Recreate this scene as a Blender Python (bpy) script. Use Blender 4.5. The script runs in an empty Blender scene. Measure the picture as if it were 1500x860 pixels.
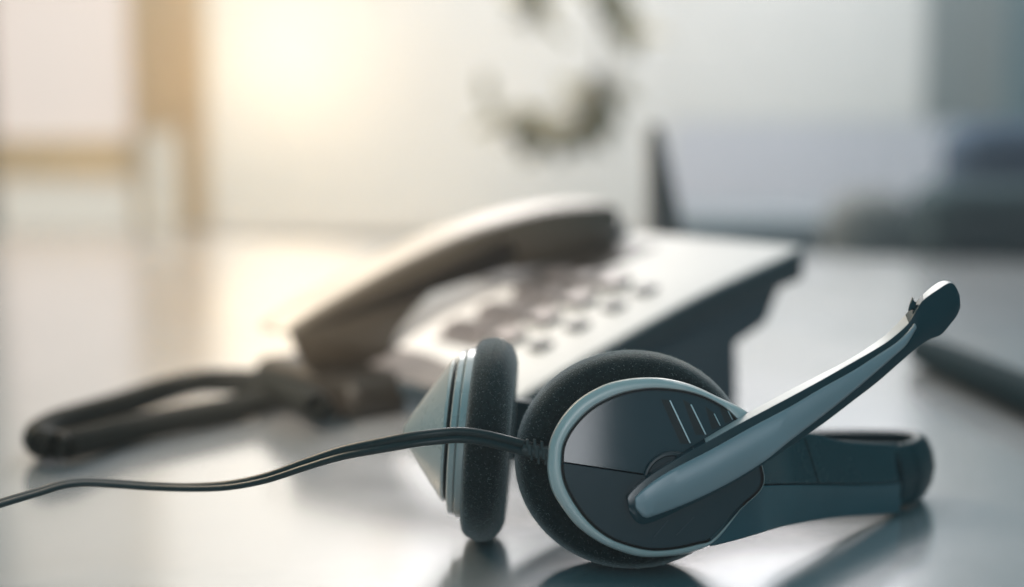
import bpy, bmesh, math, random
from mathutils import Vector, Matrix
random.seed(7)
sc = bpy.context.scene
COL = sc.collection
PI = math.pi

# ------------------------------------------------------------------ camera
CAM_H = 0.1427
PITCH = math.atan(250/2083.33)
FPX = 2083.33
FW = Vector((0, math.cos(PITCH), -math.sin(PITCH)))
UP = Vector((0, math.sin(PITCH), math.cos(PITCH)))
XR = Vector((1, 0, 0))
EYE = Vector((0, 0, CAM_H))
FOCUS = 0.450
HAZE = 0.058

def ray(px, py):
    return XR*((px-750)/FPX) + FW + UP*((430-py)/FPX)
def C(px, py, D):                       # point measured on the photograph, D metres along the view axis
    return EYE + ray(px, py)*D
def G(px, py, z=0.0):                   # point on the desk
    r = ray(px, py)
    return EYE + r*((z-CAM_H)/r.z)
def Y(px, py, y):                       # point on the vertical plane y = const
    r = ray(px, py)
    return EYE + r*(y/r.y)

cd = bpy.data.cameras.new("camera"); cam = bpy.data.objects.new("camera", cd); COL.objects.link(cam)
cam.location = EYE; cam.rotation_euler = (PI/2-PITCH, 0, 0)
cd.sensor_width = 36; cd.lens = 50; cd.sensor_fit = 'HORIZONTAL'
cd.clip_start = 0.01; cd.clip_end = 60
cd.dof.use_dof = True; cd.dof.focus_distance = FOCUS; cd.dof.aperture_fstop = 3.15
sc.camera = cam

# ------------------------------------------------------------------ materials
def mat(name, col, rough=0.5, metal=0.0, spec=0.5, var=0.06, vscale=40, bump=0.0, bscale=400, coat=0.0,
        sheen=0.0, rvar=0.06, emit=None, bdist=0.0005, ior=1.5):
    m = bpy.data.materials.new(name); m.use_nodes = True
    nt = m.node_tree; b = nt.nodes['Principled BSDF']
    tc = nt.nodes.new('ShaderNodeTexCoord')
    n = nt.nodes.new('ShaderNodeTexNoise'); n.inputs['Scale'].default_value = vscale; n.inputs['Detail'].default_value = 4
    nt.links.new(tc.outputs['Object'], n.inputs['Vector'])
    r = nt.nodes.new('ShaderNodeValToRGB')
    r.color_ramp.elements[0].position = .3; r.color_ramp.elements[1].position = .7
    r.color_ramp.elements[0].color = (*[c*(1-var) for c in col], 1)
    r.color_ramp.elements[1].color = (*[min(1, c*(1+var)) for c in col], 1)
    nt.links.new(n.outputs['Fac'], r.inputs['Fac']); nt.links.new(r.outputs['Color'], b.inputs['Base Color'])
    mr = nt.nodes.new('ShaderNodeMapRange'); mr.inputs['To Min'].default_value = max(0, rough-rvar); mr.inputs['To Max'].default_value = rough+rvar
    n2 = nt.nodes.new('ShaderNodeTexNoise'); n2.inputs['Scale'].default_value = vscale*2.3; n2.inputs['Detail'].default_value = 5
    nt.links.new(tc.outputs['Object'], n2.inputs['Vector'])
    nt.links.new(n2.outputs['Fac'], mr.inputs['Value']); nt.links.new(mr.outputs['Result'], b.inputs['Roughness'])
    b.inputs['Metallic'].default_value = metal
    b.inputs['Specular IOR Level'].default_value = spec; b.inputs['IOR'].default_value = ior
    b.inputs['Coat Weight'].default_value = coat; b.inputs['Coat Roughness'].default_value = 0.08
    b.inputs['Sheen Weight'].default_value = sheen; b.inputs['Sheen Roughness'].default_value = 0.4
    if bump:
        n3 = nt.nodes.new('ShaderNodeTexNoise'); n3.inputs['Scale'].default_value = bscale; n3.inputs['Detail'].default_value = 3
        nt.links.new(tc.outputs['Object'], n3.inputs['Vector'])
        bp = nt.nodes.new('ShaderNodeBump'); bp.inputs['Strength'].default_value = bump; bp.inputs['Distance'].default_value = bdist
        nt.links.new(n3.outputs['Fac'], bp.inputs['Height']); nt.links.new(bp.outputs['Normal'], b.inputs['Normal'])
    if emit:
        b.inputs['Emission Color'].default_value = (*emit[:3], 1); b.inputs['Emission Strength'].default_value = emit[3]
    return m

M = {}
M['foam']   = mat('black_foam', (.024,.031,.032), .95, spec=.15, var=.35, vscale=900, bump=.8, bscale=2600, sheen=.7, bdist=.0004)
M['fuzz']   = mat('foam_fibre', (.40,.41,.40), .8, spec=.2)
M['cloth']  = mat('speaker_cloth', (.02,.022,.024), .95, bump=.5, bscale=1800)
M['ring']   = mat('blue_grey_satin_paint', (.74,.69,.665), .36, metal=.15, bump=.05, bscale=2500, rvar=.05, bdist=.0002)
M['silver'] = mat('pale_silver_paint', (.60,.59,.57), .28, metal=.1)
M['gloss']  = mat('dark_glossy_plastic', (.030,.042,.055), .5, var=.05, coat=1.0, rvar=.05, spec=.25); M['gloss'].node_tree.nodes['Principled BSDF'].inputs['Coat Roughness'].default_value = .075
M['dark']   = mat('dark_satin_plastic', (.022,.038,.048), .34, bump=.04, bscale=2600, bdist=.0002)
M['groove'] = mat('black_groove', (.008,.011,.013), .5)
M['vent_highlight']    = mat('vent_edge_highlight', (.72,.75,.77), .25, metal=.3)  # light caught by the louvre edges, painted as pale bars
M['boom']   = mat('boom_grey_plastic', (.012,.040,.052), .2, bump=.03, bscale=2600, bdist=.0002)
M['boomp']  = mat('boom_inlay_paint', (.38,.40,.43), .36, metal=.2, bump=.04, bscale=2600, bdist=.0002)
M['boom_sheen']   = mat('boom_sheen_paint', (.50,.49,.49), .36)  # back-light sheen of the boom's top edge, put into the colour
M['arm_u']  = mat('arm_dark_plastic', (.014,.034,.043), .26, bump=.03, bscale=2600, bdist=.0002)
M['arm_l']  = mat('arm_desk_lit_plastic', (.066,.118,.140), .32, bump=.04, bscale=2600, bdist=.0002)  # arm plastic made paler: reflection of the desk put into the colour
M['band']   = mat('band_dark_plastic', (.016,.040,.048), .42, spec=.22)
M['cable']  = mat('cable_black_vinyl', (.030,.034,.034), .36, var=.15, vscale=300)
M['rubber'] = mat('black_rubber', (.050,.056,.057), .45)
M['white']  = mat('phone_white_plastic', (.52,.515,.515), .6, spec=.25, var=.02)
M['pdark']  = mat('phone_charcoal_plastic', (.022,.034,.042), .42)
M['pbase']  = mat('phone_slate_plastic', (.050,.068,.085), .45)
M['hand']   = mat('handset_glare_brown_plastic', (.036,.026,.016), .45)  # brown tint puts veiling glare into the handset colour
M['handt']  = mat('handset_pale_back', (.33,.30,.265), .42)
M['key']    = mat('key_pale_plastic', (.30,.27,.27), .45)
M['cradle'] = mat('cradle_dark_plastic', (.018,.014,.010), .5, spec=.3)
M['key_shade']   = mat('key_shaded_plastic', (.10,.088,.088), .5)
M['keyd']   = mat('key_dark_plastic', (.022,.023,.026), .5)
M['pad']    = mat('keypad_grey_plastic', (.13,.12,.12), .5)
M['cord']   = mat('coiled_cord_vinyl', (.013,.013,.010), .6, spec=.2)
M['pen']    = mat('pen_dark_teal_plastic', (.005,.022,.029), .75, spec=.05)
M['wall']   = mat('teal_grey_plaster', (.22,.30,.33), .9, var=.03, vscale=3)
M['lowwall']= mat('grey_beige_panel', (.36,.32,.28), .8, var=.05, vscale=3)
M['upwall'] = mat('blue_grey_upper_wall', (.26,.32,.34), .9, var=.04, vscale=3)
M['tanb']   = mat('unseen_blind_fabric', (.55,.43,.33), .85, var=.05, vscale=4)
M['wood']   = mat('pale_wood_frame', (.78,.64,.46), .5, var=.10, vscale=6)
M['floor']  = mat('grey_carpet', (.22,.22,.23), .95, var=.15, vscale=60)
M['leaf']   = mat('leaf_olive_green', (.21,.165,.03), .45, var=.35, vscale=12)
M['stem']   = mat('plant_stem', (.10,.085,.045), .6)
M['stand']  = mat('stand_dark_grey', (.045,.047,.05), .45)
M['chair']  = mat('chair_teal_fabric', (.004,.032,.042), .9, var=.15, vscale=80)
M['chairb'] = mat('chair_blue_fabric', (.025,.060,.110), .9, var=.15, vscale=80)
M['unseen_blind']  = mat('grey_blind_fabric', (.36,.39,.40), .8, var=.1, vscale=4)
M['lilac']  = mat('lilac_grey_panel', (.66,.66,.72), .8, var=.03, vscale=5)
M['slate']  = mat('slate_grey_laminate', (.20,.24,.27), .6, var=.05, vscale=5)
M['bag']    = mat('grey_canvas', (.17,.18,.18), .9, var=.15, vscale=30)
M['metal']  = mat('steel', (.4,.42,.44), .35, metal=.9)

# desk: glossy white laminate with faint smears and dust
m = mat('white_desk_gloss', (.70,.70,.715), .17, metal=.66, var=.015, vscale=5, rvar=.07, ior=1.6)
M['desk'] = m
# frosted window sheet
def frosted(name, col):
    m = bpy.data.materials.new(name); m.use_nodes = True; nt = m.node_tree
    for n in list(nt.nodes): nt.nodes.remove(n)
    o = nt.nodes.new('ShaderNodeOutputMaterial'); t = nt.nodes.new('ShaderNodeBsdfTranslucent'); d = nt.nodes.new('ShaderNodeBsdfDiffuse')
    mx = nt.nodes.new('ShaderNodeMixShader'); mx.inputs[0].default_value = .35
    tc = nt.nodes.new('ShaderNodeTexCoord'); n = nt.nodes.new('ShaderNodeTexNoise'); n.inputs['Scale'].default_value = 3
    r = nt.nodes.new('ShaderNodeValToRGB'); r.color_ramp.elements[0].color = (*[c*.94 for c in col], 1); r.color_ramp.elements[1].color = (*col, 1)
    nt.links.new(tc.outputs['Object'], n.inputs['Vector']); nt.links.new(n.outputs['Fac'], r.inputs['Fac'])
    nt.links.new(r.outputs['Color'], t.inputs['Color']); nt.links.new(r.outputs['Color'], d.inputs['Color'])
    nt.links.new(t.outputs[0], mx.inputs[1]); nt.links.new(d.outputs[0], mx.inputs[2]); nt.links.new(mx.outputs[0], o.inputs['Surface'])
    return m
M['tan'] = frosted('tan_translucent_slat', (.88,.75,.57))
M['gfrost'] = frosted('grey_frosted_sheet', (.44,.47,.47))
M['lfrost'] = frosted('lilac_frosted_sheet', (.82,.81,.84))
M['frost'] = frosted('frosted_window_sheet', (.90,.88,.86))
def glow(name, col, s):
    m = bpy.data.materials.new(name); m.use_nodes = True; nt = m.node_tree
    b = nt.nodes['Principled BSDF']; b.inputs['Base Color'].default_value = (.5,.5,.5,1); b.inputs['Roughness'].default_value = .3
    tc = nt.nodes.new('ShaderNodeTexCoord'); n = nt.nodes.new('ShaderNodeTexNoise'); n.inputs['Scale'].default_value = 2.2
    r = nt.nodes.new('ShaderNodeValToRGB'); r.color_ramp.elements[0].position = .3; r.color_ramp.elements[1].position = .75
    r.color_ramp.elements[0].color = (*[c*.86 for c in col], 1); r.color_ramp.elements[1].color = (*col, 1)
    nt.links.new(tc.outputs['Object'], n.inputs['Vector']); nt.links.new(n.outputs['Fac'], r.inputs['Fac'])
    nt.links.new(r.outputs['Color'], b.inputs['Emission Color']); b.inputs['Emission Strength'].default_value = s
    return m
M['paneA'] = glow('daylit_pane_pinkish', (.82,.66,.57), .86)
M['tanb'] = glow('added_beige_glow', (.84,.68,.53), .66)
M['paneB'] = glow('daylit_pane_beige', (.72,.64,.53), .80)
M['paneU'] = glow('daylit_pane_upper', (1.0,.88,.74), 1.15)
M['paneM'] = glow('daylit_pane_middle', (1.0,.95,.92), 1.35)
M['paneR'] = glow('daylit_pane_cool', (1.0,.96,.97), .92)

# ------------------------------------------------------------------ object helpers
def root_loc(o):
    v = Vector((0,0,0))
    while o: v += o.location; o = o.parent
    return v
def thing(name, label, cat, loc, group=None):
    o = bpy.data.objects.new(name, None); COL.objects.link(o); o.location = loc; o.empty_display_size = .02
    o['label'] = label; o['category'] = cat
    if group: o['group'] = group
    return o
def tag(o, label=None, cat=None, group=None, kind=None):
    if label: o['label'] = label
    if cat: o['category'] = cat
    if group: o['group'] = group
    if kind: o['kind'] = kind
    return o
def obj(name, bm, m, parent=None, bevel=0, seg=2, smooth=True, loc=None, ang=35):
    base = root_loc(parent) if parent else (Vector(loc) if loc is not None else Vector((0,0,0)))
    bm.transform(Matrix.Translation(-base))
    bmesh.ops.remove_doubles(bm, verts=bm.verts, dist=1e-6)
    bmesh.ops.recalc_face_normals(bm, faces=bm.faces)
    me = bpy.data.meshes.new(name); bm.to_mesh(me); bm.free()
    for x in (m if isinstance(m, (list, tuple)) else [m]): me.materials.append(x)
    o = bpy.data.objects.new(name, me); COL.objects.link(o)
    if parent: o.parent = parent
    elif loc is not None: o.location = loc
    if bevel:
        b = o.modifiers.new('bevel', 'BEVEL'); b.width = bevel; b.segments = seg; b.limit_method = 'ANGLE'; b.angle_limit = math.radians(30)
    if smooth:
        me.shade_smooth()
        try: me.set_sharp_from_angle(angle=math.radians(ang))
        except Exception: pass
    return o
def loft(bm, loops, closed=True, cap0=False, cap1=False, mi=0, strip=None):
    R = [[bm.verts.new(p) for p in L] for L in loops]
    n = len(R[0])
    for r, (a, b) in enumerate(zip(R, R[1:])):
        for i in range(n if closed else n-1):
            j = (i+1) % n
            try: f = bm.faces.new((a[i], a[j], b[j], b[i])); f.material_index = strip(r, i) if strip else mi
            except ValueError: pass
    if cap0: bm.faces.new(R[0]).material_index = mi
    if cap1: bm.faces.new(list(reversed(R[-1]))).material_index = mi
    return R
def prism(front, vec):
    bm = bmesh.new(); loft(bm, [front, [p+vec for p in front]], cap0=True, cap1=True); return bm
def box(bm, c, sx, sy, sz, ax=None):
    c = Vector(c); A = ax or (Vector((1,0,0)), Vector((0,1,0)), Vector((0,0,1)))
    v = [bm.verts.new(c + A[0]*(i*sx/2) + A[1]*(j*sy/2) + A[2]*(k*sz/2)) for i in (-1,1) for j in (-1,1) for k in (-1,1)]
    for f in ((0,1,3,2),(4,6,7,5),(0,4,5,1),(2,3,7,6),(0,2,6,4),(1,5,7,3)): bm.faces.new([v[i] for i in f])
def cr(P, n, closed=False):              # Catmull-Rom through points (Vectors), n samples per span
    out = []; N = len(P)
    for i in range(N if closed else N-1):
        if closed: p0, p1, p2, p3 = P[i-1], P[i], P[(i+1) % N], P[(i+2) % N]
        else: p0, p1, p2, p3 = P[max(i-1,0)], P[i], P[i+1], P[min(i+2,N-1)]
        for k in range(n):
            t = k/n
            out.append(0.5*((2*p1)+(p2-p0)*t+(2*p0-5*p1+4*p2-p3)*t*t+(3*p1-p0-3*p2+p3)*t**3))
    if not closed: out.append(P[-1].copy())
    return out
def resample(P, n):                      # closed polyline to n points by arc length
    Q = P+[P[0]]; L = [0]
    for a, b in zip(Q, Q[1:]): L.append(L[-1]+(b-a).length)
    out = []; j = 0
    for k in range(n):
        s = L[-1]*k/n
        while L[j+1] < s: j += 1
        t = (s-L[j])/max(1e-9, L[j+1]-L[j]); out.append(Q[j].lerp(Q[j+1], t))
    return out
def by_angle(P, c, n):                   # star-shaped closed polyline sampled at n angles around c
    out = []
    for k in range(n):
        a = 2*PI*k/n; d = Vector((math.cos(a), math.sin(a))); best = None
        for p, q in zip(P, P[1:]+P[:1]):
            e = q-p; den = d.x*(-e.y)+d.y*e.x
            if abs(den) < 1e-9: continue
            w = p-c
            t = (w.x*(-e.y)+w.y*e.x)/den; s = (d.x*w.y-d.y*w.x)/den
            if t > 0 and -1e-6 <= s <= 1+1e-6: best = max(best or 0, t)
        out.append(c+d*(best or 1))
    return out
def tube(bm, P, rad, n=10, cap=True, mi=0):
    loops = []; prev = None
    for i, p in enumerate(P):
        t = (P[min(i+1,len(P)-1)]-P[max(i-1,0)]).normalized()
        if prev is None:
            a = Vector((0,0,1)) if abs(t.z) < .9 else Vector((1,0,0)); s = t.cross(a).normalized()
        else: s = (prev - t*prev.dot(t)).normalized()
        prev = s; b = t.cross(s); r = rad(i/(len(P)-1)) if callable(rad) else rad
        loops.append([p+(s*math.cos(2*PI*k/n)+b*math.sin(2*PI*k/n))*r for k in range(n)])
    loft(bm, loops, cap0=cap, cap1=cap, mi=mi)
def lathe(bm, c, ax, e1, e2, prof, n=64, cap0=False, cap1=False, mi=0):   # prof: (radius1, radius2, offset along ax)
    loops = [[c+ax*o+e1*(r1*math.cos(2*PI*k/n))+e2*(r2*math.sin(2*PI*k/n)) for k in range(n)] for r1, r2, o in prof]
    return loft(bm, loops, cap0=cap0, cap1=cap1, mi=mi)
def V2(*a): return [Vector(p) for p in a]
def fuzz(bm, c, ax, e1, e2, prof, count, mi=1):     # short loose fibres standing on a foam cushion
    seg = []
    for (a, b) in zip(prof, prof[1:]): seg.append((a, b, max(1e-6, math.dist(a, b)*(a[0]+b[0]))))
    W = sum(s[2] for s in seg)
    for _ in range(count):
        x = random.random()*W
        for a, b, w in seg:
            x -= w
            if x <= 0: break
        t = random.random(); r1, r2, o = [a[i]+(b[i]-a[i])*t for i in range(3)]
        th = random.random()*2*PI
        p = c+ax*o+e1*(r1*math.cos(th))+e2*(r2*math.sin(th))
        nr = (e1*math.cos(th)+e2*math.sin(th))
        d2 = Vector((b[0]-a[0], b[2]-a[2])); 
        nn = (nr*(-d2.y if False else abs(d2.y)) + ax*(d2.x if d2.y < 0 else -d2.x)); nn = nn.normalized() if nn.length > 1e-9 else nr
        d = (nn+Vector((random.gauss(0,.6), random.gauss(0,.6), random.gauss(0,.6)))).normalized()
        L = random.uniform(.00025, .0007); w = .00006
        s = d.orthogonal().normalized()*w; bend = Vector((random.gauss(0,.25), random.gauss(0,.25), random.gauss(0,.25)))*L
        v = [bm.verts.new(p-d*.0002-s), bm.verts.new(p-d*.0002+s), bm.verts.new(p+d*L*.6+s*.8), bm.verts.new(p+d*L*.6-s*.8), bm.verts.new(p+d*L+bend)]
        f = bm.faces.new(v[:4]); f.material_index = mi
        f = bm.faces.new((v[3], v[2], v[4])); f.material_index = mi

# ------------------------------------------------------------------ desk
A = G(0, 340); B = G(1500, 385); dr = (B-A).normalized()
Lc = A-dr*.5; Rc = B+dr*.9
bm = bmesh.new()
top = [Vector((-1.35,-.55,0)), Vector((1.5,-.55,0)), Vector((Rc.x,Rc.y,0)), Vector((Lc.x,Lc.y,0))]
loft(bm, [top, [p+Vector((0,0,-.03)) for p in top]], cap0=True, cap1=True)
desk = obj('desk', bm, M['desk'], bevel=.003, seg=3)
tag(desk, 'glossy white desk top that the headset and telephone lie on', 'desk')

# a little dust on the desk
bm = bmesh.new()
for _ in range(90):
    p = Vector((random.uniform(-.2,.36), random.uniform(.40,.62), 0)); r = random.uniform(.00007,.00018)
    ring = [p+Vector((math.cos(a)*r*random.uniform(.6,1.3), math.sin(a)*r*random.uniform(.6,1.3), .00002)) for a in [PI*k/3 for k in range(6)]]
    apex = bm.verts.new(p+Vector((0,0,r*.7))); v = [bm.verts.new(q) for q in ring]
    for k in range(6): bm.faces.new((v[k], v[(k+1)%6], apex))
tag(obj('dust', bm, M['rubber']), kind='stuff')

# ------------------------------------------------------------------ headset
hs = thing('headset', 'dark grey headset with foam ear cushions, boom microphone and cable lying on the desk', 'headset', G(925, 832))
# ---- near ear cup, facing the camera
cupc = C(925, 672, .461); pxm = .461/FPX
a1, a2 = 171*pxm, 159.5*pxm
NF = FW                                             # axis pointing away from the viewer
prof = [(a1*.70,a2*.70,-.0085),(a1*.82,a2*.82,-.0098),(a1*.90,a2*.90,-.0092),(a1*.955,a2*.955,-.0070),(a1*.985,a2*.985,-.0040),(a1,a2,0),
        (a1*.99,a2*.99,.0040),(a1*.96,a2*.96,.0075),(a1*.90,a2*.90,.0105),(a1*.80,a2*.80,.0120),(a1*.66,a2*.66,.0115),(a1*.56,a2*.56,.0085),(a1*.50,a2*.50,.0050)]
def smooth_prof(P, n=4):
    return [tuple(v) for v in cr([Vector(p) for p in P], n)]
bm = bmesh.new(); sp = smooth_prof(prof); lathe(bm, cupc, NF, XR, UP, sp, n=144)
cushion = obj('ear_cushion', bm, [M['foam'], M['fuzz']], hs)
tag(cushion, 'near foam cushion ringing the outward facing ear cup')
def add_fuzz(o, c, ax, e1, e2, sp, count):
    bm = bmesh.new(); bm.from_mesh(o.data); base = root_loc(o)
    fuzz(bm, c-base, ax, e1, e2, sp, count); bm.to_mesh(o.data); bm.free()
add_fuzz(cushion, cupc, NF, XR, UP, sp, 6500)
bm = bmesh.new(); lathe(bm, cupc, NF, XR, UP, [(a1*.56,a2*.56,.006),(a1*.3,a2*.3,.0058),(a1*.02,a2*.02,.0055)], n=48, cap1=True)
obj('speaker_cover', bm, M['cloth'], hs)

outer = V2((801.9,670),(806,643.5),(821.8,612.6),(846,586),(877,567),(905,557.5),(939,553),(974,554.2),(1011,563),(1049,580),(1095,604),
           (1100,628),(1111.5,664),(1119,710.5),(1086,746),(1049,792),(1014,809),(979,815),(943,816),(912,809),(877,794),(846,771.7),(824,745),(808.5,718.7),(802,692))
inner = V2((822,674.5),(826,648),(842,621),(867,597),(899,580),(930,571.5),(961,568.5),(996,571.5),(1025,578.5),(1050,590),(1070,604),
           (1092,630),(1110,665),(1118,710),(1085,745),(1045,789),(1023,797),(987.5,804.5),(952,806),(917,798),(889,786),(862,764),(840,734.5),(826,705))
cc = Vector((955, 685)); N = 180
co = by_angle(cr(outer, 6, True), cc, N); ci = by_angle(cr(inner, 6, True), cc, N)
def loop(P, D, k=1.0):
    return [C(*(cc+(p-cc)*k), D) for p in P]
def mix(t): return [a.lerp(b, t) for a, b in zip(co, ci)]
bm = bmesh.new()
loft(bm, [loop(co,.4560,.97), loop(co,.4490), loop(co,.4462,.998), loop(mix(.10),.4452), loop(mix(.35),.4445), loop(mix(.75),.4443), loop(mix(.93),.4445), loop(ci,.4451), loop(ci,.4480,.995)])
obj('cup_ring', bm, M['ring'], hs)
bm = bmesh.new(); loft(bm, [loop(co,.4575,.96), loop(co,.4545,.975), loop(co,.4515,.985)], cap0=True)
obj('cup_shell', bm, M['dark'], hs)
bm = bmesh.new(); loft(bm, [loop(ci,.4535,.995), loop(ci,.4478,.995)], cap0=True, cap1=True)
obj('cup_recess', bm, M['groove'], hs)
# face panels of the cup: glossy upper one and satin lower one
cs = [cc+(p-cc)*.972 for p in cr(inner, 6, True)]
def clip(P, a, b, keep_left):
    out = []; d = b-a
    f = lambda p: (d.x*(p.y-a.y)-d.y*(p.x-a.x))*(1 if keep_left else -1)
    for p, q in zip(P, P[1:]+P[:1]):
        fp, fq = f(p), f(q)
        if fp >= 0: out.append(p)
        if fp*fq < 0: out.append(p.lerp(q, fp/(fp-fq)))
    return out
sa, sb = Vector((831,677.5)), Vector((948,695))
def split_y(x): return 677.5+(x-831)*.1496 if x < 948 else 695-(x-948)*.27
def halves(P, dy):
    f = lambda p: p.y-split_y(p.x)-dy
    n = len(P); X = []
    for i in range(n):
        a, b = P[i], P[(i+1) % n]
        if f(a)*f(b) < 0: X.append((i, a.lerp(b, f(a)/(f(a)-f(b)))))
    (i, A_), (j, B_) = X[0], X[1]
    return [A_]+P[i+1:j+1]+[B_], [B_]+P[j+1:]+P[:i+1]+[A_]
def pick(P, dy, want_low):
    for h in halves(P, dy):
        m_ = h[len(h)//2]
        if (m_.y > split_y(m_.x)+dy) == want_low: return h+[Vector((948, 695+dy))]
UPT = (-.0000080, -.0000180)
def Du(p): return .44465 + UPT[0]*(p.x-930) + UPT[1]*(p.y-690)
upper = pick(cs, 0, False)
lower = pick(cs, 2.2, True)
bm = prism([C(p.x,p.y,Du(p)) for p in upper], FW*.0045)
obj('upper_panel', bm, M['gloss'], hs, bevel=.0005, seg=3)
bm = prism([C(p.x,p.y,.4431) for p in lower], FW*.006)
obj('lower_panel', bm, M['dark'], hs, bevel=.0006, seg=3)
# engraved lines of the lower panel
bm = bmesh.new()
for (x0,y0,x1,y1) in ((957,787,978,762),(990,784,1016,757)):
    p = [C(x,y,.4431-.00012) for x,y in ((x0,y0),(x1,y1),(x1+1.6,y1+.6),(x0+1.6,y0+.6))]
    loft(bm, [p, [q+FW*.0004 for q in p]], cap0=True, cap1=True)
obj('engraved_lines', bm, M['pbase'], hs)
# vents
for quad, lite in ((((968,584.5),(981,586.5),(1011,650),(997,650)),(981.3,586.5,1011.2,649.5,2.3)),
                   (((1000,585),(1012,592),(1034,637),(1019,637)),(1012.2,592.5,1034,637,2.2)),
                   (((1033,595),(1046,605),(1056,625),(1043,630)),(1046.2,606,1055.2,624,1.6)),
                   (((1054,598),(1064,601),(1073,616),(1062,620)),(1066.5,602,1073,615,1.3))):
    bm = prism([C(x,y,Du(Vector((x,y)))-.00012) for x,y in quad], FW*.0006)
    v = obj('vent_slot', bm, M['groove'], hs)
    x0,y0,x1,y1,w = lite
    bm = prism([C(x,y,Du(Vector((x,y)))-.0006) for x,y in ((x0-w/2,y0),(x0+w/2,y0-.3),(x1+w/2,y1-.3),(x1-w/2,y1))], FW*.0012)
    obj('vent_edge', bm, M['vent_highlight'], v, bevel=.00012, seg=2)
# hub of the boom
hubc = C(985, 705, .4443); hr = 43*.4443/FPX
bm = bmesh.new(); lathe(bm, hubc, -FW, XR, UP, [(hr*1.04,hr*1.04,-.002),(hr*1.02,hr*1.02,.0004),(hr*.97,hr*.97,.0009),(hr*.90,hr*.90,.0010),(hr*.86,hr*.86,.0006),(.0005,.0005,.0006)], n=72, cap1=True)
obj('boom_pivot', bm, M['dark'], hs)

pc_ = C(944, 738, .4439); pr = 33*.4439/FPX
bm = bmesh.new(); lathe(bm, pc_, -FW, XR, UP, [(pr*1.1,pr*1.1,-.002),(pr*1.06,pr*1.06,-.0002),(pr,pr,0),(pr*.97,pr*.97,-.0002),(pr*.78,pr*.78,-.0002),(pr*.74,pr*.74,.0006),(.0005,.0005,.0006)], n=64, cap1=True)
obj('pivot_recess_shade', bm, M['groove'], hs)  # black disc puts in the shade round the boom base
# ---- boom arm: stations (rear top edge, front top edge, lower edge) measured along it
st = [((916,727),(919,730),(922,752)),((925,715),(927,718.5),(936,767)),((951,692),(952,697),(958,764)),((997,664),(998,668),(1010,740)),((1023,648),(1025,653),(1064,713)),
      ((1077,615.5),(1078,623.5),(1117,681)),((1131,585),(1132,595),(1157,655)),((1188,555),(1190,564),(1208,619)),((1242,527),(1245,533),(1250,587)),((1287,498),(1289,507.5),(1285,560)),
      ((1308,480),(1312,491),(1319.5,530)),((1326,461),(1331,473),(1337,515)),((1339,445),(1343,453),(1353,503)),((1352,431),(1353,439),(1363,497)),
      ((1368,417.5),(1374,424),(1379,490)),((1380,411.5),(1390,414.5),(1393,474)),((1392,412),(1399,418),(1402,462)),((1400,420),(1406,433),(1407,450))]
SS = 5
Tt = cr([Vector(s[0]) for s in st], SS); Uu = cr([Vector(s[1]) for s in st], SS); Ll = cr([Vector(s[2]) for s in st], SS)
BD = .4375
loops = []
n = len(Tt)
for i, (t, u_, l) in enumerate(zip(Tt, Uu, Ll)):
    k = i/(n-1)
    D = BD+.0010*(1-k)+.002*k
    th = .0052+.0035*max(0, min(1, (k-.72)/.14))
    if k < .06: th *= .7+.3*k/.06
    mid = u_.lerp(l, .5)
    loops.append([C(*u_, D), C(*u_.lerp(l,.25), D-.0003), C(*mid, D-.0005), C(*u_.lerp(l,.78), D-.0003), C(*l, D+.0004), C(l.x-.5, l.y-1, D+th), C(*mid, D+th+.0005), C(*t, D+th)])
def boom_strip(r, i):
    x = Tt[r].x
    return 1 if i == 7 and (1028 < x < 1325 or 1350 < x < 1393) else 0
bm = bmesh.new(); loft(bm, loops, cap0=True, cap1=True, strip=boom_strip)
boom = obj('boom_arm', bm, [M['boom'], M['boom_sheen']], hs, bevel=.00030, seg=3, ang=40)
# paler inlay on the front of the boom
up = cr(V2((930,729),(945,714),(978,691.5),(1040,659.5),(1104,624),(1157,596),(1201,570),(1248,544),(1280,523.5),(1310,504),(1326,490),(1340,473)), 6)
lo = cr(V2((931,745),(944,758),(962,754),(1008,736.5),(1064,709.5),(1117,677.5),(1157,646),(1195,617),(1228,591.5),(1264,562),(1310,522),(1328,505),(1343,480)), 6)
lo = [lo[int(round(i*(len(lo)-1)/(len(up)-1)))] for i in range(len(up))]
loops = []
for i, (a, b) in enumerate(zip(up, lo)):
    k = i/(len(up)-1); D = BD+.0010*(1-k*.8)+.002*k*.8
    f = [a.lerp(b, t) for t in (0,.08,.5,.9,1)]
    loops.append([C(*f[0], D-.0008), C(*f[1], D-.0013), C(*f[2], D-.0016), C(*f[3], D-.0013), C(*f[4], D-.0005), C(*f[4], D+.001), C(*f[0], D+.001)])
bm = bmesh.new(); loft(bm, loops, cap0=True, cap1=True)
obj('boom_inlay', bm, M['boomp'], boom, bevel=.0003, seg=2, ang=40)
# small fin at the neck of the microphone
bm = prism([C(x,y,BD+.004) for x,y in ((1331,456),(1333,447),(1337.5,434.5),(1339.5,441),(1343,443),(1341,452))], FW*.0012)
obj('microphone_fin', bm, M['boom'], boom, bevel=.0003)

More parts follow.
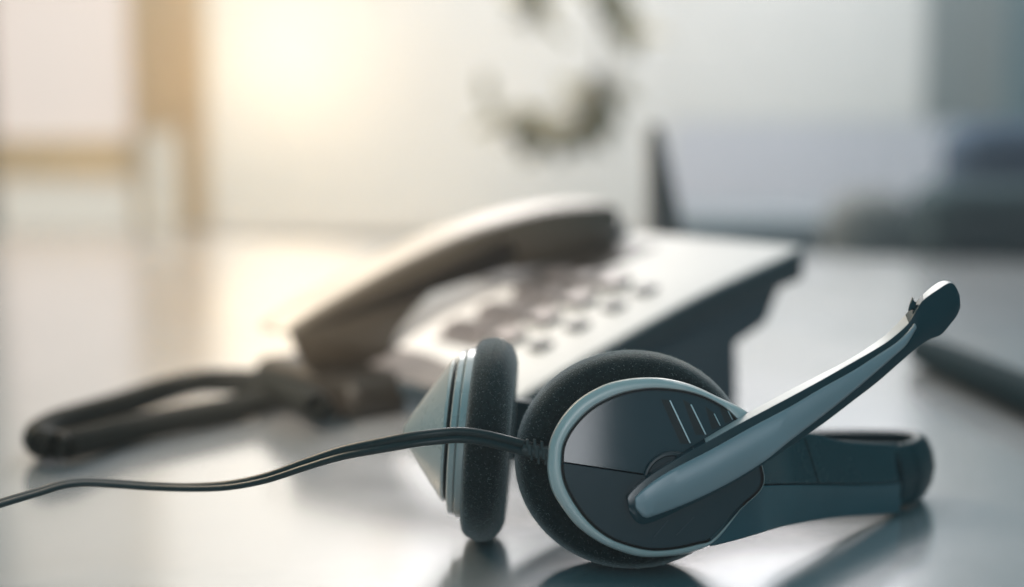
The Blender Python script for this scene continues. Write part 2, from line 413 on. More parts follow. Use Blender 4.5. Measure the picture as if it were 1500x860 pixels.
# ---- slider arm from the cup to the band (outer face with a crease)
arm = [(1040,.4452,700,738,801.5),(1075,.4462,680,719,793),(1110,.4520,662,711,783),(1128,.4595,654,709.5,777.5),(1150,.4700,646,708.5,771.5),(1190,.4825,635,708.5,764),(1230,.4940,645,709,758.5),(1270,.5055,649,709,756),(1300,.5145,650,707.5,754.2),(1318,.5205,650,704,752)]
def stations(arm, n):
    P = cr([Vector((a[0]/1000, a[1], a[2]/1000)) for a in arm], n); Q = cr([Vector((a[3]/1000, a[4]/1000, 0)) for a in arm], n)
    return [(p.x*1000, p.y, p.z*1000, q.x*1000, q.y*1000) for p, q in zip(P, Q)]
S = stations(arm, 4)
def outn(S, i):
    a, b = S[max(0,i-1)], S[min(len(S)-1,i+1)]
    d = C(b[0],700,b[1])-C(a[0],700,a[1]); d.z = 0; d.normalize()
    return Vector((d.y, -d.x, 0))
Lu, Ll_ = [], []
for i, (px, D, t, c, b) in enumerate(S):
    nn = outn(S, i)
    bu = .0022*max(0, min(1, (px-1085)/60)); T, K, Bt = C(px,t,D), C(px,c,D)+nn*bu, C(px,b,D)
    Lu.append([T, K, K-nn*.004, T-nn*.0035])
    Ll_.append([K-Vector((0,0,.00015)), Bt, Bt-nn*.0035, K-nn*.005])
bm = bmesh.new(); loft(bm, Lu, cap0=True, cap1=True)
arm_o = obj('slider_arm', bm, M['arm_u'], hs, bevel=.0010, seg=4); arm_o.modifiers[0].angle_limit = math.radians(62)
bm = bmesh.new(); loft(bm, Ll_, cap0=True, cap1=True)
obj('lower_face', bm, M['arm_l'], arm_o, bevel=.0005, seg=3)
# seam line across the upper face
bm = bmesh.new()
def on_arm(px, row):
    i = max(k for k in range(len(S)-1) if S[k][0] <= px)
    return Lu[i][row].lerp(Lu[i+1][row], (px-S[i][0])/(S[i+1][0]-S[i][0])), outn(S, i)
(p0, n0), (p1, n1) = on_arm(1177, 0), on_arm(1192, 1)
a = p0.lerp(p1, .06)+n0*.00022; b = p0.lerp(p1, .97)+n1*.00022; wv = Vector((.00018,.00018,0))
loft(bm, [[a, a+wv, a+wv-n0*.0012, a-n0*.0012], [b, b+wv, b+wv-n1*.0012, b-n1*.0012]], cap0=True, cap1=True)
obj('arm_seam', bm, M['groove'], arm_o)

# ---- headband: from the arm round the bend and back behind to the far cup
ctl = [(1312,.5190),(1328,.5245),(1342,.5310),(1350.5,.5375),(1352,.5440),(1346,.5500),(1325,.5550),(1280,.5570),(1200,.5570),(1100,.5550),(1000,.550),(900,.5425),(800,.531),(735,.517),(700,.504)]
XY = cr([Vector(((px-750)/FPX*D, D*math.cos(PITCH)-.0155*D, 0)) for px, D in ctl], 5)
XY = [Vector(((p.x), p.y, 0)) for p in XY]
loops = []; n = len(XY)
for i, p in enumerate(XY):
    d = (XY[min(n-1,i+1)]-XY[max(0,i-1)]).normalized(); nn = Vector((d.y, -d.x, 0)); k = i/(n-1)
    zb = .0010; zt = .0256-.0012*min(1, k/.45); th = .0042
    if k > .6:
        e = (k-.6)/.4; e = e*e*(3-2*e); zb += .022*e; zt += .022*e
    if k < .10: off = -.0008
    else: off = 0
    bulge = .0030
    H = zt-zb
    pts = []
    for q, o in ((0,-.0010),(.08,.0012),(.25,.0032),(.5,.0042),(.75,.0032),(.92,.0012),(1,-.0008)):
        pts.append(p+nn*(off+o)+Vector((0,0,zb+H*q)))
    for q, o in ((.97,-.0042),(.75,-.0038),(.5,-.0036),(.25,-.0038),(.03,-.0042)):
        pts.append(p+nn*(off+o)+Vector((0,0,zb+H*q)))
    loops.append(pts)
bm = bmesh.new(); loft(bm, loops, cap0=True, cap1=True)
obj('headband', bm, M['band'], hs, bevel=.0005, seg=2, ang=50)

# ---- far ear cup, seen edge on
ax = (Vector((1,0,0))+Vector((0,0,-.075))+Vector((0,-.04,0))).normalized()      # from shell towards cushion
e1 = Vector((0,1,0)); e1 = (e1-ax*e1.dot(ax)).normalized(); e2 = ax.cross(e1)
if e2.z < 0: e2 = -e2
fc = C(720.5, 646, .4875); R0 = .0347
zmin = fc.z - R0; fc.z += (.0004 - zmin) if zmin < .0004 else 0
def P1(L): return [(r*R0*1.03, r*R0, o) for r, o in L]
sp = smooth_prof(P1([(.86,-.0078),(.93,-.0070),(.972,-.0052),(.995,-.0026),(1.0,-.0008),(.985,.0015),(.95,.0036),(.88,.0055),(.78,.0066),(.66,.0064),(.55,.005)]), 4)
bm = bmesh.new(); lathe(bm, fc, ax, e1, e2, sp, n=112)
c2 = obj('ear_cushion', bm, [M['foam'], M['fuzz']], hs)
tag(c2, 'far foam cushion seen edge on at the left')
add_fuzz(c2, fc, ax, e1, e2, sp, 4500)
bm = bmesh.new(); lathe(bm, fc, ax, e1, e2, P1([(.60,.0055),(.3,.0052),(.02,.0050)]), n=40, cap1=True)
obj('speaker_cover', bm, M['cloth'], hs)
ringc = fc+e2*.0014
bm = bmesh.new(); lathe(bm, ringc, ax, e1, e2, P1([(.60,-.0040),(.84,-.0055),(.845,-.0078),(.84,-.0098),(.82,-.0102),(.80,-.0103),(.60,-.0102)]), n=96, cap0=True, cap1=True)
obj('cup_ring', bm, M['silver'], hs)
bm = bmesh.new(); lathe(bm, ringc, ax, e1, e2, P1([(.60,-.0102),(.80,-.0104),(.815,-.0109),(.81,-.0124),(.78,-.0129),(.5,-.0130)]), n=96, cap0=True, cap1=True)
obj('cup_ring', bm, M['silver'], hs)
bm = bmesh.new(); lathe(bm, ringc+e2*.0, ax, e1, e2, P1([(.5,-.0129),(.68,-.0132),(.66,-.0152),(.3,-.0155)]), n=80, cap0=True, cap1=True)
obj('cup_recess', bm, M['groove'], hs)
bm = bmesh.new(); cone = [(.3,-.0136),(.66,-.0140),(.71,-.0143),(.705,-.0152),(.57,-.0185),(.36,-.0236),(.17,-.0280),(.06,-.0302),(.01,-.0306)]
loops = []
for r, o in cone:
    k = max(0, (-o-.015)/.016)
    cen = ringc+ax*o+e2*(.0008-.0022*k)
    loops.append([cen+e1*(r*R0*1.03*math.cos(2*PI*j/96))+e2*(r*R0*math.sin(2*PI*j/96)) for j in range(96)])
loft(bm, loops, cap0=True, cap1=True)
obj('cup_shell', bm, M['silver'], hs)

# ---- cable: flat twin lead, with its strain relief
cab = [(806,668,.4505),(790,663,.4490),(770,657,.4480),(740,649,.4460),(706,641,.4440),(673,637.5,.4430),(640,640,.4425),(600,645,.443),(560,652,.445),(500,664,.449),(446,681,.454),(390,700,.459),
       (335,711,.464),(279,714,.468),(223,712.5,.471),(170,709,.472),(123,707,.471),(90,711,.468),(56,721,.464),(0,737.5,.456),(-45,753,.450),(-120,790,.44),(-220,850,.425)]
P = cr([C(*c) for c in cab], 8)
P = [Vector((p.x, p.y, max(p.z, .0018))) for p in P]
bm = bmesh.new(); n = len(P); rr = .00125; loops = []
for i, p in enumerate(P):
    k = i/(n-1); t = (P[min(i+1,n-1)]-P[max(i-1,0)]).normalized()
    s = t.cross(Vector((0,0,1))).normalized(); b = s.cross(t)
    ang = math.radians(78)*(1-min(1, max(0, (k-.30)/.30)))+math.radians(6)
    w = s*math.cos(ang)+b*math.sin(ang); q = t.cross(w).normalized()
    L = []
    for j in range(20):                                # figure-of-eight section
        a = 2*PI*j/20; x = math.cos(a); y = math.sin(a)
        neck = .30+.70*min(1, abs(x)/.45)
        L.append(p+w*(x*rr*2.0)+q*(rr*y*(neck if abs(x) < .45 else 1.0)*(1.0 if abs(x) < .8 else .95)))
    loops.append(L)
loft(bm, loops, cap0=True, cap1=True)
cable = obj('cable', bm, M['cable'], hs, ang=60)
bm = bmesh.new()
core = [C(764,656,.4478), C(780,661,.4482), C(803,665,.4490)]
tube(bm, cr(core, 6), lambda k: .0017+.0009*k, n=14)
d0 = (core[2]-core[0]).normalized()
for k in range(3):
    c0 = core[0].lerp(core[2], .30+.27*k); hh = (.0062, .0074, .0072)[k]/2
    box(bm, c0-d0*.0007+Vector((0,0,hh*.56)), .0011, .004, hh*.9, (d0, FW, UP))
    box(bm, c0+d0*.0006-Vector((0,0,hh*.56)), .0011, .004, hh*.9, (d0, FW, UP))
    box(bm, c0, .0014, .0052, hh*1.1, (d0, FW, UP))
obj('strain_relief', bm, M['rubber'], cable, bevel=.0003)

# ------------------------------------------------------------------ desk telephone
yaw = math.radians(39)
pu = Vector((math.cos(yaw), math.sin(yaw), 0)); pv = Vector((-math.sin(yaw), math.cos(yaw), 0)); pz = Vector((0,0,1))
PO = G(757, 655)
def F(s, t, z): return PO+pu*s+pv*t+pz*z
def zt(s):
    T = [(-.02,.0140),(-.008,.0180),(0,.0215),(.025,.0306),(.0504,.0390),(.0865,.0505),(.1144,.0590),(.1398,.0655),(.1683,.0722),(.1939,.0787),(.21,.082)]
    for (a, za), (b, zb) in zip(T, T[1:]):
        if a <= s <= b: return za+(zb-za)*(s-a)/(b-a)
    return T[0][1] if s < 0 else T[-1][1]
def sl(s):
    d = (zt(s+.008)-zt(s-.008))/.016; w = (pu+pz*d).normalized(); return w, w.cross(pv).normalized()*1.0
WT = .19
tel = thing('desk_telephone', 'white topped desk telephone with dark sides on the desk behind the headset', 'telephone', F(.07,.09,0))
ss = [0,.012,.025,.0504,.07,.0865,.1144,.1398,.1683,.1939]
bm = bmesh.new()     # dark upper shell: slab following the sloped top
loops = []
for s in ss:
    thk = .0085+.0085*(s/.194)
    z = zt(s); loops.append([F(s,0,z-.0012), F(s,WT,z-.0012), F(s,WT,z-thk), F(s,0,z-thk)])
loops = [[F(-.004,.002,.017), F(-.004,WT-.002,.017), F(-.004,WT-.002,.010), F(-.004,.002,.010)]]+loops
loft(bm, loops, cap0=True, cap1=True); obj('upper_shell', bm, M['pdark'], tel, bevel=.0015, seg=3)
bm = bmesh.new(); loops = []
tl = [.0012,.03,.06,.088,.100,.13,.16,WT-.0012]
s0 = lambda t: .22*t if t < .09 else .0198
for k in range(15):
    f = k/14; row = []
    for t in tl: s_ = s0(t)+(.1939-s0(t))*f; row.append(F(s_, t, zt(s_)))
    for t in reversed(tl): s_ = s0(t)+(.1939-s0(t))*f; row.append(F(s_, t, zt(s_)-.0022))
    loops.append(row)
loft(bm, loops, cap0=True, cap1=True); obj('faceplate', bm, M['white'], tel, bevel=.0008, seg=3)
bm = bmesh.new(); loops = []
for s in (-.003,.0,.01,.02,.03):
    z = zt(s)-.0006; loops.append([F(s,.03,z), F(s,WT-.003,z), F(s,WT-.003,z-.002), F(s,.03,z-.002)])
loft(bm, loops, cap0=True, cap1=True); obj('front_panel', bm, M['pad'], tel, bevel=.0006)
prof = [(.0,.0004),(.0,.0135),(.03,.0215),(.0557,.0305),(.0865,.040),(.1144,.0465),(.15,.0520),(.181,.0575),(.1735,.0440),(.171,.0397),(.1483,.0313),(.1500,.0004)]
bm = prism([F(s,.005,z) for s, z in prof], pv*(WT-.010)); obj('base', bm, M['pbase'], tel, bevel=.0012, seg=3)
bm = prism([F(s,.0046,z) for s, z in ((.16,.0530),(.1705,.0545),(.166,.0430),(.12,.030),(.10,.030))], pv*.0008)
bm.free()
# keys
keyc = [(.0330,[.0420,.0655,.0895,.1111],'small')]
for s in (.0420,.0655,.0895,.1111):
    w, nn = sl(s); nn = nn if nn.z > 0 else -nn
    bm = bmesh.new(); box(bm, F(s,.0330,zt(s))+nn*.0006, .0098, .0098, .0040, (w, pv, nn))
    k = obj('function_key', bm, M['keyd'], tel, bevel=.0009, seg=3)
# recessed grey pad under the dial keys
bm = bmesh.new(); loops = []
for s in (.030,.05,.07,.0865,.1144,.134):
    z = zt(s); loops.append([F(s,.0690,z+.0004), F(s,.1060,z+.0004), F(s,.1060,z-.001), F(s,.0690,z-.001)])
loft(bm, loops, cap0=True, cap1=True); obj('keypad_bezel', bm, M['pad'], tel, bevel=.0004)
for t in (.0575,.0785,.0985):
    for s in (.0430,.0655,.0890,.1120):
        w, nn = sl(s); nn = nn if nn.z > 0 else -nn
        bm = bmesh.new(); box(bm, F(s,t,zt(s))+nn*.0016, .0125, .0150, .0044, (w, pv, nn))
        k = obj('dial_key', bm, M['keyd'] if t < .07 else M['pad'], tel, bevel=.0008, seg=3)  # near column: dark body paints in the shaded sides of pale keys
        bm = bmesh.new(); box(bm, F(s,t,zt(s))+nn*.0042, .0115, .0140, .0012, (w, pv, nn))
        obj('key_cap', bm, M['key'] if t < .07 else M['key_shade'], k, bevel=.0004)  # caps towards the handset painted darker for the shade there
bm = bmesh.new(); loops = []
for s in (.097,.1144,.13,.1398,.155,.173):
    z = zt(s); loops.append([F(s,.088,z+.0009), F(s,.170,z+.0009), F(s,.170,z-.001), F(s,.088,z-.001)])
loft(bm, loops, cap0=True, cap1=True); obj('cradle_rest', bm, M['cradle'], tel, bevel=.0006)
# cradle pads beneath the handset
bm = bmesh.new(); box(bm, F(.172,.150,zt(.172)+.0035), .034, .05, .009, (sl(.172)[0], pv, pz)); obj('cradle', bm, M['pdark'], tel, bevel=.003, seg=3)
bm = bmesh.new(); box(bm, F(-.004,.134,.0108), .058, .098, .0205, (pu, pv, pz)); obj('cradle', bm, M['cradle'], tel, bevel=.0085, seg=5)
bm = bmesh.new(); box(bm, F(.176,.09,.0585), .012, .0005, .004, (pu, pv, pz)); bm.free()

# ------------------------------------------------------------------ handset in its cradle
hset = thing('telephone_handset', 'curved dark telephone handset resting across the far side of the white telephone', 'handset', F(.06,.145,zt(.06)))
topc = [(-.0445,.0405),(-.0405,.0440),(-.027,.0505),(-.006,.0590),(.028,.0715),(.0715,.0855),(.119,.0940),(.152,.0962),(.168,.0962)]
botc = [(-.0390,.0265),(-.0335,.0190),(-.016,.0165),(.012,.0225),(.0185,.0300),(.0400,.0510),(.0625,.0668),(.0850,.0650),(.1620,.0735)]
prof = [( -.0445,.0405),(-.0405,.0440),(-.027,.0508),(-.006,.0595),(.028,.0725),(.0715,.0862),(.119,.0945),(.152,.0962),(.1690,.0955),(.1738,.0930),(.1742,.0890),
        (.1725,.0760),(.1600,.0715),(.1400,.0655),(.1050,.0625),(.0810,.0630),(.0905,.0700),(.0930,.0735),(.0890,.0772),(.0780,.0745),(.0600,.0660),(.0370,.0515),(.0200,.0360),(.0150,.0255),(.0130,.0215),(-.0300,.0200),(-.0400,.0290)]
prof3 = [Vector((s,z,0)) for s, z in prof]
sm = cr(prof3, 3, True)
ctr = Vector((.06,.066,0))
def inset(P, d):
    out = []
    for i, p in enumerate(P):
        t = (P[(i+1) % len(P)]-P[i-1]).normalized(); out.append(p+Vector((-t.y, t.x, 0))*(-d if True else d))
    return out
# orientation check: polygon runs clockwise (top first, left to right), so inward is to the right of travel
T0, T1 = .118, .157
def topz(x):
    T = [(-.0445,.0405),(-.0405,.0440),(-.027,.0508),(-.006,.0595),(.028,.0725),(.0715,.0862),(.119,.0945),(.152,.0962),(.169,.0955),(.1742,.089)]
    for (a, za), (b, zb_) in zip(T, T[1:]):
        if a <= x <= b: return za+(zb_-za)*(x-a)/(b-a)
    return T[0][1] if x < 0 else T[-1][1]
loops = []
for t, d in ((T0,.0035),(T0+.0012,.0012),(T0+.0035,0),(T0+.010,0),(T0+.020,0),(T0+.034,0),(T1-.0035,0),(T1-.0012,.0012),(T1,.0035)):
    k = (t-T0)/(T1-T0); kk = max(0, min(1, (k-.05)/.75))
    Q = []
    for i, p in enumerate(sm):
        tg = (sm[(i+1) % len(sm)]-sm[i-1]).normalized(); q = p+Vector((tg.y, -tg.x, 0))*d*.8
        low = topz(q.x)-.0145
        if q.y < low: q.y = q.y+(low-q.y)*kk
        e = max(0, 1-(q.x+.0445)/.06); q.x += .020*k*e
        Q.append(q)
    loops.append([F(p.x, t, p.y) for p in Q])
bm = bmesh.new(); loft(bm, loops, cap0=True, cap1=True)
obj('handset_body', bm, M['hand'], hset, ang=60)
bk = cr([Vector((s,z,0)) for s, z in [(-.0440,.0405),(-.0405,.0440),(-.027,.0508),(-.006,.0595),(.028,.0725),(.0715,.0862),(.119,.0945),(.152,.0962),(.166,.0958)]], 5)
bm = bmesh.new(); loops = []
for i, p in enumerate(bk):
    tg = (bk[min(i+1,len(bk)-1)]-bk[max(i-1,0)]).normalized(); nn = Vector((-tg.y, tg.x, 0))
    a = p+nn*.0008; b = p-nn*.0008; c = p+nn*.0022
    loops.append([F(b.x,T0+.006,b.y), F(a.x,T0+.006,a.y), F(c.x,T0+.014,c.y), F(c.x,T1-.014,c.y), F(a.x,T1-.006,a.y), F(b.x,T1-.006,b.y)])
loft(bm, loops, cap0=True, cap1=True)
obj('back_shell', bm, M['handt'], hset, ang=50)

# ------------------------------------------------------------------ coiled cord looping out to the left
ctr_ = [G(462,592,.016), G(440,580,.016), G(415,568,.016), G(393,562,.014), G(340,559,.012), G(290,560,.011), G(240,572,.009), G(180,592,.008), G(120,610,.008), G(78,624,.009), G(58,638,.0095), G(62,649,.0095), G(88,653,.009),
        G(125,646,.0080), G(180,632,.0070), G(240,619,.0070), G(302,607,.0070), G(350,597,.0070), G(395,584,.008), G(425,578,.011), G(450,592,.010), G(470,600,.012)]
axis = cr(ctr_, 40)
bm = bmesh.new(); P = []
L = [0]
for a, b in zip(axis, axis[1:]): L.append(L[-1]+(b-a).length)
tot = L[-1]; pitch = .0040; turns = tot/pitch; steps = int(turns*9)
j = 0
for k in range(steps):
    s = tot*k/steps
    while j < len(L)-2 and L[j+1] < s: j += 1
    f = (s-L[j])/max(1e-9, L[j+1]-L[j]); c = axis[j].lerp(axis[j+1], f); t = (axis[min(j+2,len(axis)-1)]-axis[max(j-1,0)]).normalized()
    sd = t.cross(pz).normalized(); b = sd.cross(t); a = 2*PI*s/pitch; P.append(c+(sd*math.cos(a)+b*math.sin(a))*.0050)
tube(bm, P, .0019, n=6)
cordo = obj('coiled_cord', bm, M['cord'], None, loc=G(300,620))
tag(cordo, 'dark coiled telephone cord looping out to the left of the telephone', 'telephone cord')

# ------------------------------------------------------------------ pen lying at the right
tip, end = C(1349,520,.835), C(1560,640,.66)
tip.z = .0105; end.z = .0101
pen = thing('pen', 'dark teal pen lying on the desk at the right beyond the microphone', 'pen', ((tip+end)/2).xy.to_3d())
d = (end-tip)
bm = bmesh.new(); tube(bm, [tip+d*k for k in (.12,.14,.2,.4,.7,.98,1.0)], lambda k: .0098, n=24); obj('barrel', bm, M['pen'], pen)
bm = bmesh.new(); tube(bm, [tip+d*k for k in (0,.01,.03,.08,.118)], lambda k: .0010+.0082*min(1,k*8.5), n=20); obj('tip', bm, M['pen'], pen)

# ------------------------------------------------------------------ slim wedge standing on the desk behind the telephone
b0 = G(975, 470)
yd = b0.y
bm = prism([Y(955,196,yd), Y(961,180,yd), Y(969,186,yd), Y(1003,340,yd), Y(1006,470,yd), Y(954,470,yd)], Vector((.004,.09,0)))
ds = obj('desk_stand', bm, M['stand'], None, bevel=.002, loc=Vector((b0.x,b0.y,0)))
tag(ds, 'slim dark wedge shaped stand upright on the desk behind the telephone', 'desk stand')

# ------------------------------------------------------------------ room behind: floor, wall with windows, furniture
bm = bmesh.new(); p = [Vector((-5,-2,-.74)), Vector((5,-2,-.74)), Vector((5,4,-.74)), Vector((-5,4,-.74))]; bm.faces.new([bm.verts.new(q) for q in p])
tag(obj('floor', bm, M['floor']), kind='structure')
WY = 2.7
def rect(x0, y0, x1, y1, y=WY):                   # pixel rectangle on the wall plane
    return Y(x0,y0,y), Y(x1,y1,y)
def slab(bm, X0, Z0, X1, Z1, y, th):
    box(bm, ((X0+X1)/2, y+th/2, (Z0+Z1)/2), abs(X1-X0), th, abs(Z1-Z0))
def wx(px): return Y(px, 200, WY).x
def wz(py): return Y(750, py, WY).z
ZT = 1.75
# wall pieces round the window
bm = bmesh.new()
slab(bm, wx(1472), wz(179), 3.2, ZT, WY, .12)
obj('wall', bm, M['wall']); tag(bpy.data.objects['wall'], kind='structure')
bm = bmesh.new(); slab(bm, -3.2, -.74, 3.2, wz(351), WY, .12)
tag(obj('lower_wall', bm, M['lowwall']), kind='structure')
bm = bmesh.new(); slab(bm, -3.2, wz(337), wx(-21), 1.25, WY+.02, .1)
tag(obj('side_wall', bm, M['lowwall']), kind='structure')
win = thing('window', 'tall bright window with tan frame behind the telephone', 'window', (wx(300), WY, wz(343)))
def pane(x0, z0, x1, z1, m, y=WY+.05, th=.006):
    bm = bmesh.new(); slab(bm, x0, z0, x1, z1, y, th); return obj('pane', bm, m, win)
pane(wx(-20), wz(203), wx(192), .42, M['paneA'])
pane(wx(-20), wz(338), wx(192), wz(262), M['paneB'])
pane(wx(196), wz(338), wx(985), .42, M['frost'])
pane(wx(985)+.001, wz(180), wx(1363), .42, M['frost'])
pane(wx(1364), wz(180), wx(1471), 1.25, M['gfrost'])  # grey blind built as a translucent sheet so it is lit from behind
pane(wx(204), .424, wx(560), 1.25, M['paneU'])
pane(wx(575), .424, wx(1000), 1.25, M['paneM'])
pane(wx(1015), .424, wx(1363), 1.25, M['paneR'])
pane(wx(985)+.001, wz(338), 3.2, wz(180)-.001, M['lfrost'])  # partition band, made translucent so the light behind brightens it
bm = bmesh.new()
slab(bm, -3.2, wz(262), wx(192), wz(203), WY+.02, .02)
slab(bm, wx(188), wz(337), wx(200), wz(192), WY+.022, .02)
slab(bm, wx(188), wz(192)+.001, wx(299), .42, WY+.018, .02)
slab(bm, wx(188), .421, wx(206), 1.25, WY+.022, .02)
slab(bm, wx(558), .424, wx(577), 1.25, WY+.03, .03)
slab(bm, wx(998), .424, wx(1017), 1.25, WY+.03, .03)
slab(bm, wx(257), wz(337), wx(299), wz(192), WY+.015, .02)
obj('frame', bm, M['tan'], win, bevel=.004)
bm = bmesh.new(); slab(bm, wx(-20), wz(350), 3.19, wz(338)-.001, WY+.04, .02)
obj('sill', bm, M['frost'], win)
bm = bmesh.new(); slab(bm, wx(-20), .42, wx(186), 1.25, WY+.03, .01); obj('unseen_blind', bm, M['tanb'], win)  # unseen, added to warm and dim what the desk's left side mirrors
bm = bmesh.new(); slab(bm, -3.2, 1.252, wx(1472)-.002, ZT, WY, .12)
tag(obj('upper_wall', bm, M['upwall']), kind='structure')

# ------------------------------------------------------------------ lights and world
w = bpy.data.worlds.new("World"); sc.world = w; w.use_nodes = True
bg = w.node_tree.nodes['Background']; bg.inputs['Color'].default_value = (.06,.46,.58,1); bg.inputs['Strength'].default_value = .42
def area(name, loc, target, sx, sy, power, col):
    l = bpy.data.lights.new(name, 'AREA'); l.shape = 'RECTANGLE'; l.size = sx; l.size_y = sy; l.energy = power; l.color = col
    o = bpy.data.objects.new(name, l); COL.objects.link(o); o.location = loc
    o.rotation_euler = (Vector(target)-Vector(loc)).to_track_quat('-Z', 'Y').to_euler(); return o
area('window_light', (-1.25,1.7,1.3), (0,.6,0), 1.0, .8, 24, (1,.79,.56))
area('back_window_light', (.22,2.45,1.30), (.1,.5,0), 1.0, .6, 32, (1,.95,.94))
area('overhead_fill', (.25,1.0,1.75), (.25,.9,0), 1.8, 1.3, 8, (1,.96,.97))  # added unseen fill from above for wall, desk and headset tops
# room light behind the photographer: its edge is what the glossy cup panel mirrors
_q = [C(x, y, Du(Vector((x, y)))) for x, y in ((872,640),(873,640),(872,641))]
_n = (_q[1]-_q[0]).cross(_q[2]-_q[0]).normalized(); _n = _n if _n.y < 0 else -_n
_d = (_q[0]-EYE).normalized(); _r = _d-2*_d.dot(_n)*_n; _h = _q[0]+_r*((-.62-_q[0].y)/_r.y)
print('mirror', _h, _n)
area('room_light', (_h.x-.085, -.62, _h.z+.02), _q[0], .17, .30, 1.0, (.94,.96,1.0))
def bulb(name, loc, e, col, r):
    l = bpy.data.lights.new(name, 'POINT'); l.energy = e; l.color = col; l.shadow_soft_size = r
    o = bpy.data.objects.new(name, l); COL.objects.link(o); o.location = loc
l = bpy.data.lights.new('warm_fill_spot', 'SPOT'); l.energy = 165; l.color = (1,.88,.74); l.spot_size = math.radians(15); l.spot_blend = 1; l.shadow_soft_size = .08
o = bpy.data.objects.new('warm_fill_spot', l); COL.objects.link(o); o.location = (-.40,-.12,.62)
o.rotation_euler = (F(.035,.135,.05)-o.location).to_track_quat('-Z', 'Y').to_euler()  # added warm fill for handset and faceplate, no lamp stands there
bulb('low_sun_lamp', Y(432, 98, WY-.12), .55, (1,.70,.38), .16)
bulb('sun_behind_sheet', Y(430, 82, WY+.22), 20, (1,.80,.54), .08)
bulb('outdoor_lamp', (.30, WY+1.1, .75), 72, (1,.94,.93), .3)
# ---- added haze volume, stands in for the veil of lens flare
bm = bmesh.new(); box(bm, (0,.9,.4), 13, 7.4, 4.6)
hz = bpy.data.materials.new('flare_veil_haze'); hz.use_nodes = True; nt = hz.node_tree
for n_ in list(nt.nodes): nt.nodes.remove(n_)
o_ = nt.nodes.new('ShaderNodeOutputMaterial'); v_ = nt.nodes.new('ShaderNodeVolumePrincipled')
v_.inputs['Color'].default_value = (.86,.95,1.0,1); v_.inputs['Density'].default_value = HAZE; v_.inputs['Anisotropy'].default_value = .72
nt.links.new(v_.outputs[0], o_.inputs['Volume'])
tag(obj('haze', bm, hz, smooth=False), kind='stuff')

# ---- plant: leafy sprays in front of the window
pl = thing('hanging_plant', 'olive green leafy branches hanging in front of the bright window', 'plant', Y(830, -60, 2.2))
PY = 2.2
def leaf(bm, p, d, L, wd, up):
    d = d.normalized(); s = d.cross(up).normalized(); n = s.cross(d)
    prev = None
    for k, ww in ((0,.05),(.2,.6),(.45,1),(.7,.75),(.9,.3),(1,.02)):
        c = p+d*L*k-n*(.12*L*k*k)
        cur = [bm.verts.new(c-s*wd*ww), bm.verts.new(c+n*wd*.15*ww*-1), bm.verts.new(c+s*wd*ww)]
        if prev:
            for i in (0,1): bm.faces.new((prev[i], prev[i+1], cur[i+1], cur[i]))
        prev = cur
sprays = [((905,-90),(885,20),(880,100),(868,150),(835,190),(780,200),(715,160)),((760,-90),(768,-30),(775,5),(790,25)),((880,-90),(893,-30),(905,15),(925,45))]
dens = [(.42,.64,44),(.30,1.0,26),(.30,1.0,22)]
extra = [(0,.62,1.0,26)]
bs = bmesh.new(); bl = bmesh.new()
for S_, (k0, k1, cnt) in zip(sprays, dens):
    pts = cr([Y(x, y, PY+.03*random.uniform(-1,1)) for x, y in S_], 10)
    tube(bs, pts, .003, n=6)
    for q in range(cnt):
        k = k0+(k1-k0)*q/max(1,cnt-1); p = pts[int(k*(len(pts)-1))]
        d = Vector((random.gauss(0,.6), random.gauss(0,.5), random.gauss(0,.5)))
        leaf(bl, p, d, random.uniform(.045,.085), random.uniform(.012,.02), Vector((random.gauss(0,.3),-.6,1)).normalized())
pts = cr([Y(x, y, PY) for x, y in sprays[0]], 10)
for q in range(44):
    p = pts[int((.62+.38*q/43)*(len(pts)-1))]; leaf(bl, p, Vector((random.gauss(0,.6), random.gauss(0,.5), random.gauss(0,.35))), random.uniform(.04,.07), random.uniform(.010,.016), Vector((random.gauss(0,.3),-.6,1)).normalized())
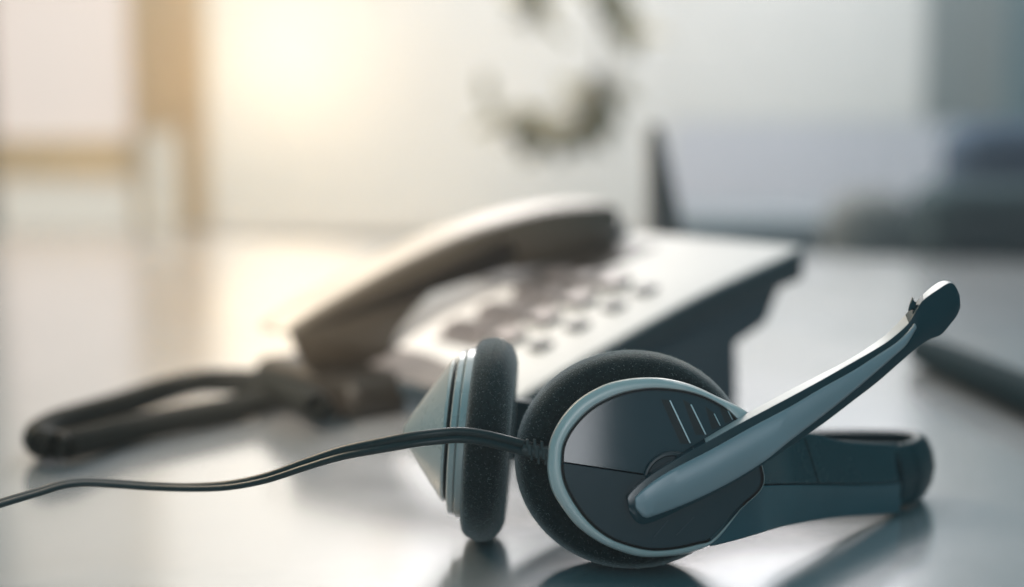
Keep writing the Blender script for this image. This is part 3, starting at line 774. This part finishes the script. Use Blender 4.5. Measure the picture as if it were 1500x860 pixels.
obj('stem', bs, M['stem'], pl); obj('foliage', bl, M['leaf'], pl)
# ---- furniture on the right
bm = bmesh.new(); slab(bm, Y(1005,0,2.1).x, -.739, 1.35, Y(0,318,2.1).z, 2.1, .30)
ca = obj('low_cabinet', bm, M['slate'], None, bevel=.01, loc=(.6,2.1,-.739)); tag(ca, 'low slate grey cabinet beyond the desk', 'cabinet')
bc = Y(1272, 335, 1.95)
bm = bmesh.new(); bmesh.ops.create_uvsphere(bm, u_segments=32, v_segments=20, radius=1)
for v in bm.verts:
    q = v.co; sgn = lambda a, e: math.copysign(abs(a)**e, a)
    v.co = Vector((bc.x+sgn(q.x,.75)*.062, bc.y+sgn(q.y,.8)*.06, bc.z+sgn(q.z,.75)*.075-.02))
ob = obj('bag', bm, M['bag'], None, loc=(bc.x,bc.y,bc.z-.095)); tag(ob, 'rounded dark grey bag beside the teal armchair', 'bag')

sofa = thing('armchair', 'dark teal armchair with a blue upper back at the right edge', 'armchair', (1.05,1.75,-.739))
def rbox(name, px0, py0, px1, py1, y, th, m, bev):
    a, b = Y(px0,py0,y), Y(px1,py1,y); bm = bmesh.new(); slab(bm, a.x, b.z, b.x, a.z, y, th); return obj(name, bm, m, sofa, bevel=bev, seg=5)
rbox('armrest', 1372, 272, 1700, 400, 1.70, .14, M['chair'], .03)
rbox('backrest', 1415, 178, 1800, 330, 1.90, .14, M['chairb'], .04)
bm = bmesh.new(); slab(bm, Y(1372,0,1.7).x+.01, -.739, Y(1700,0,1.7).x, Y(0,405,1.7).z, 1.71, .40); obj('base', bm, M['chair'], sofa, bevel=.02)
# ------------------------------------------------------------------ render settings
sc.view_settings.view_transform = 'Standard'; sc.view_settings.look = 'None'; sc.view_settings.exposure = .15; sc.view_settings.gamma = 1
sc.render.engine = 'CYCLES'
sc.cycles.use_denoising = True
try: sc.cycles.denoiser = 'OPENIMAGEDENOISE'
except Exception: pass
sc.cycles.max_bounces = 8; sc.cycles.sample_clamp_indirect = 4
sc.cycles.caustics_reflective = False; sc.cycles.caustics_refractive = False
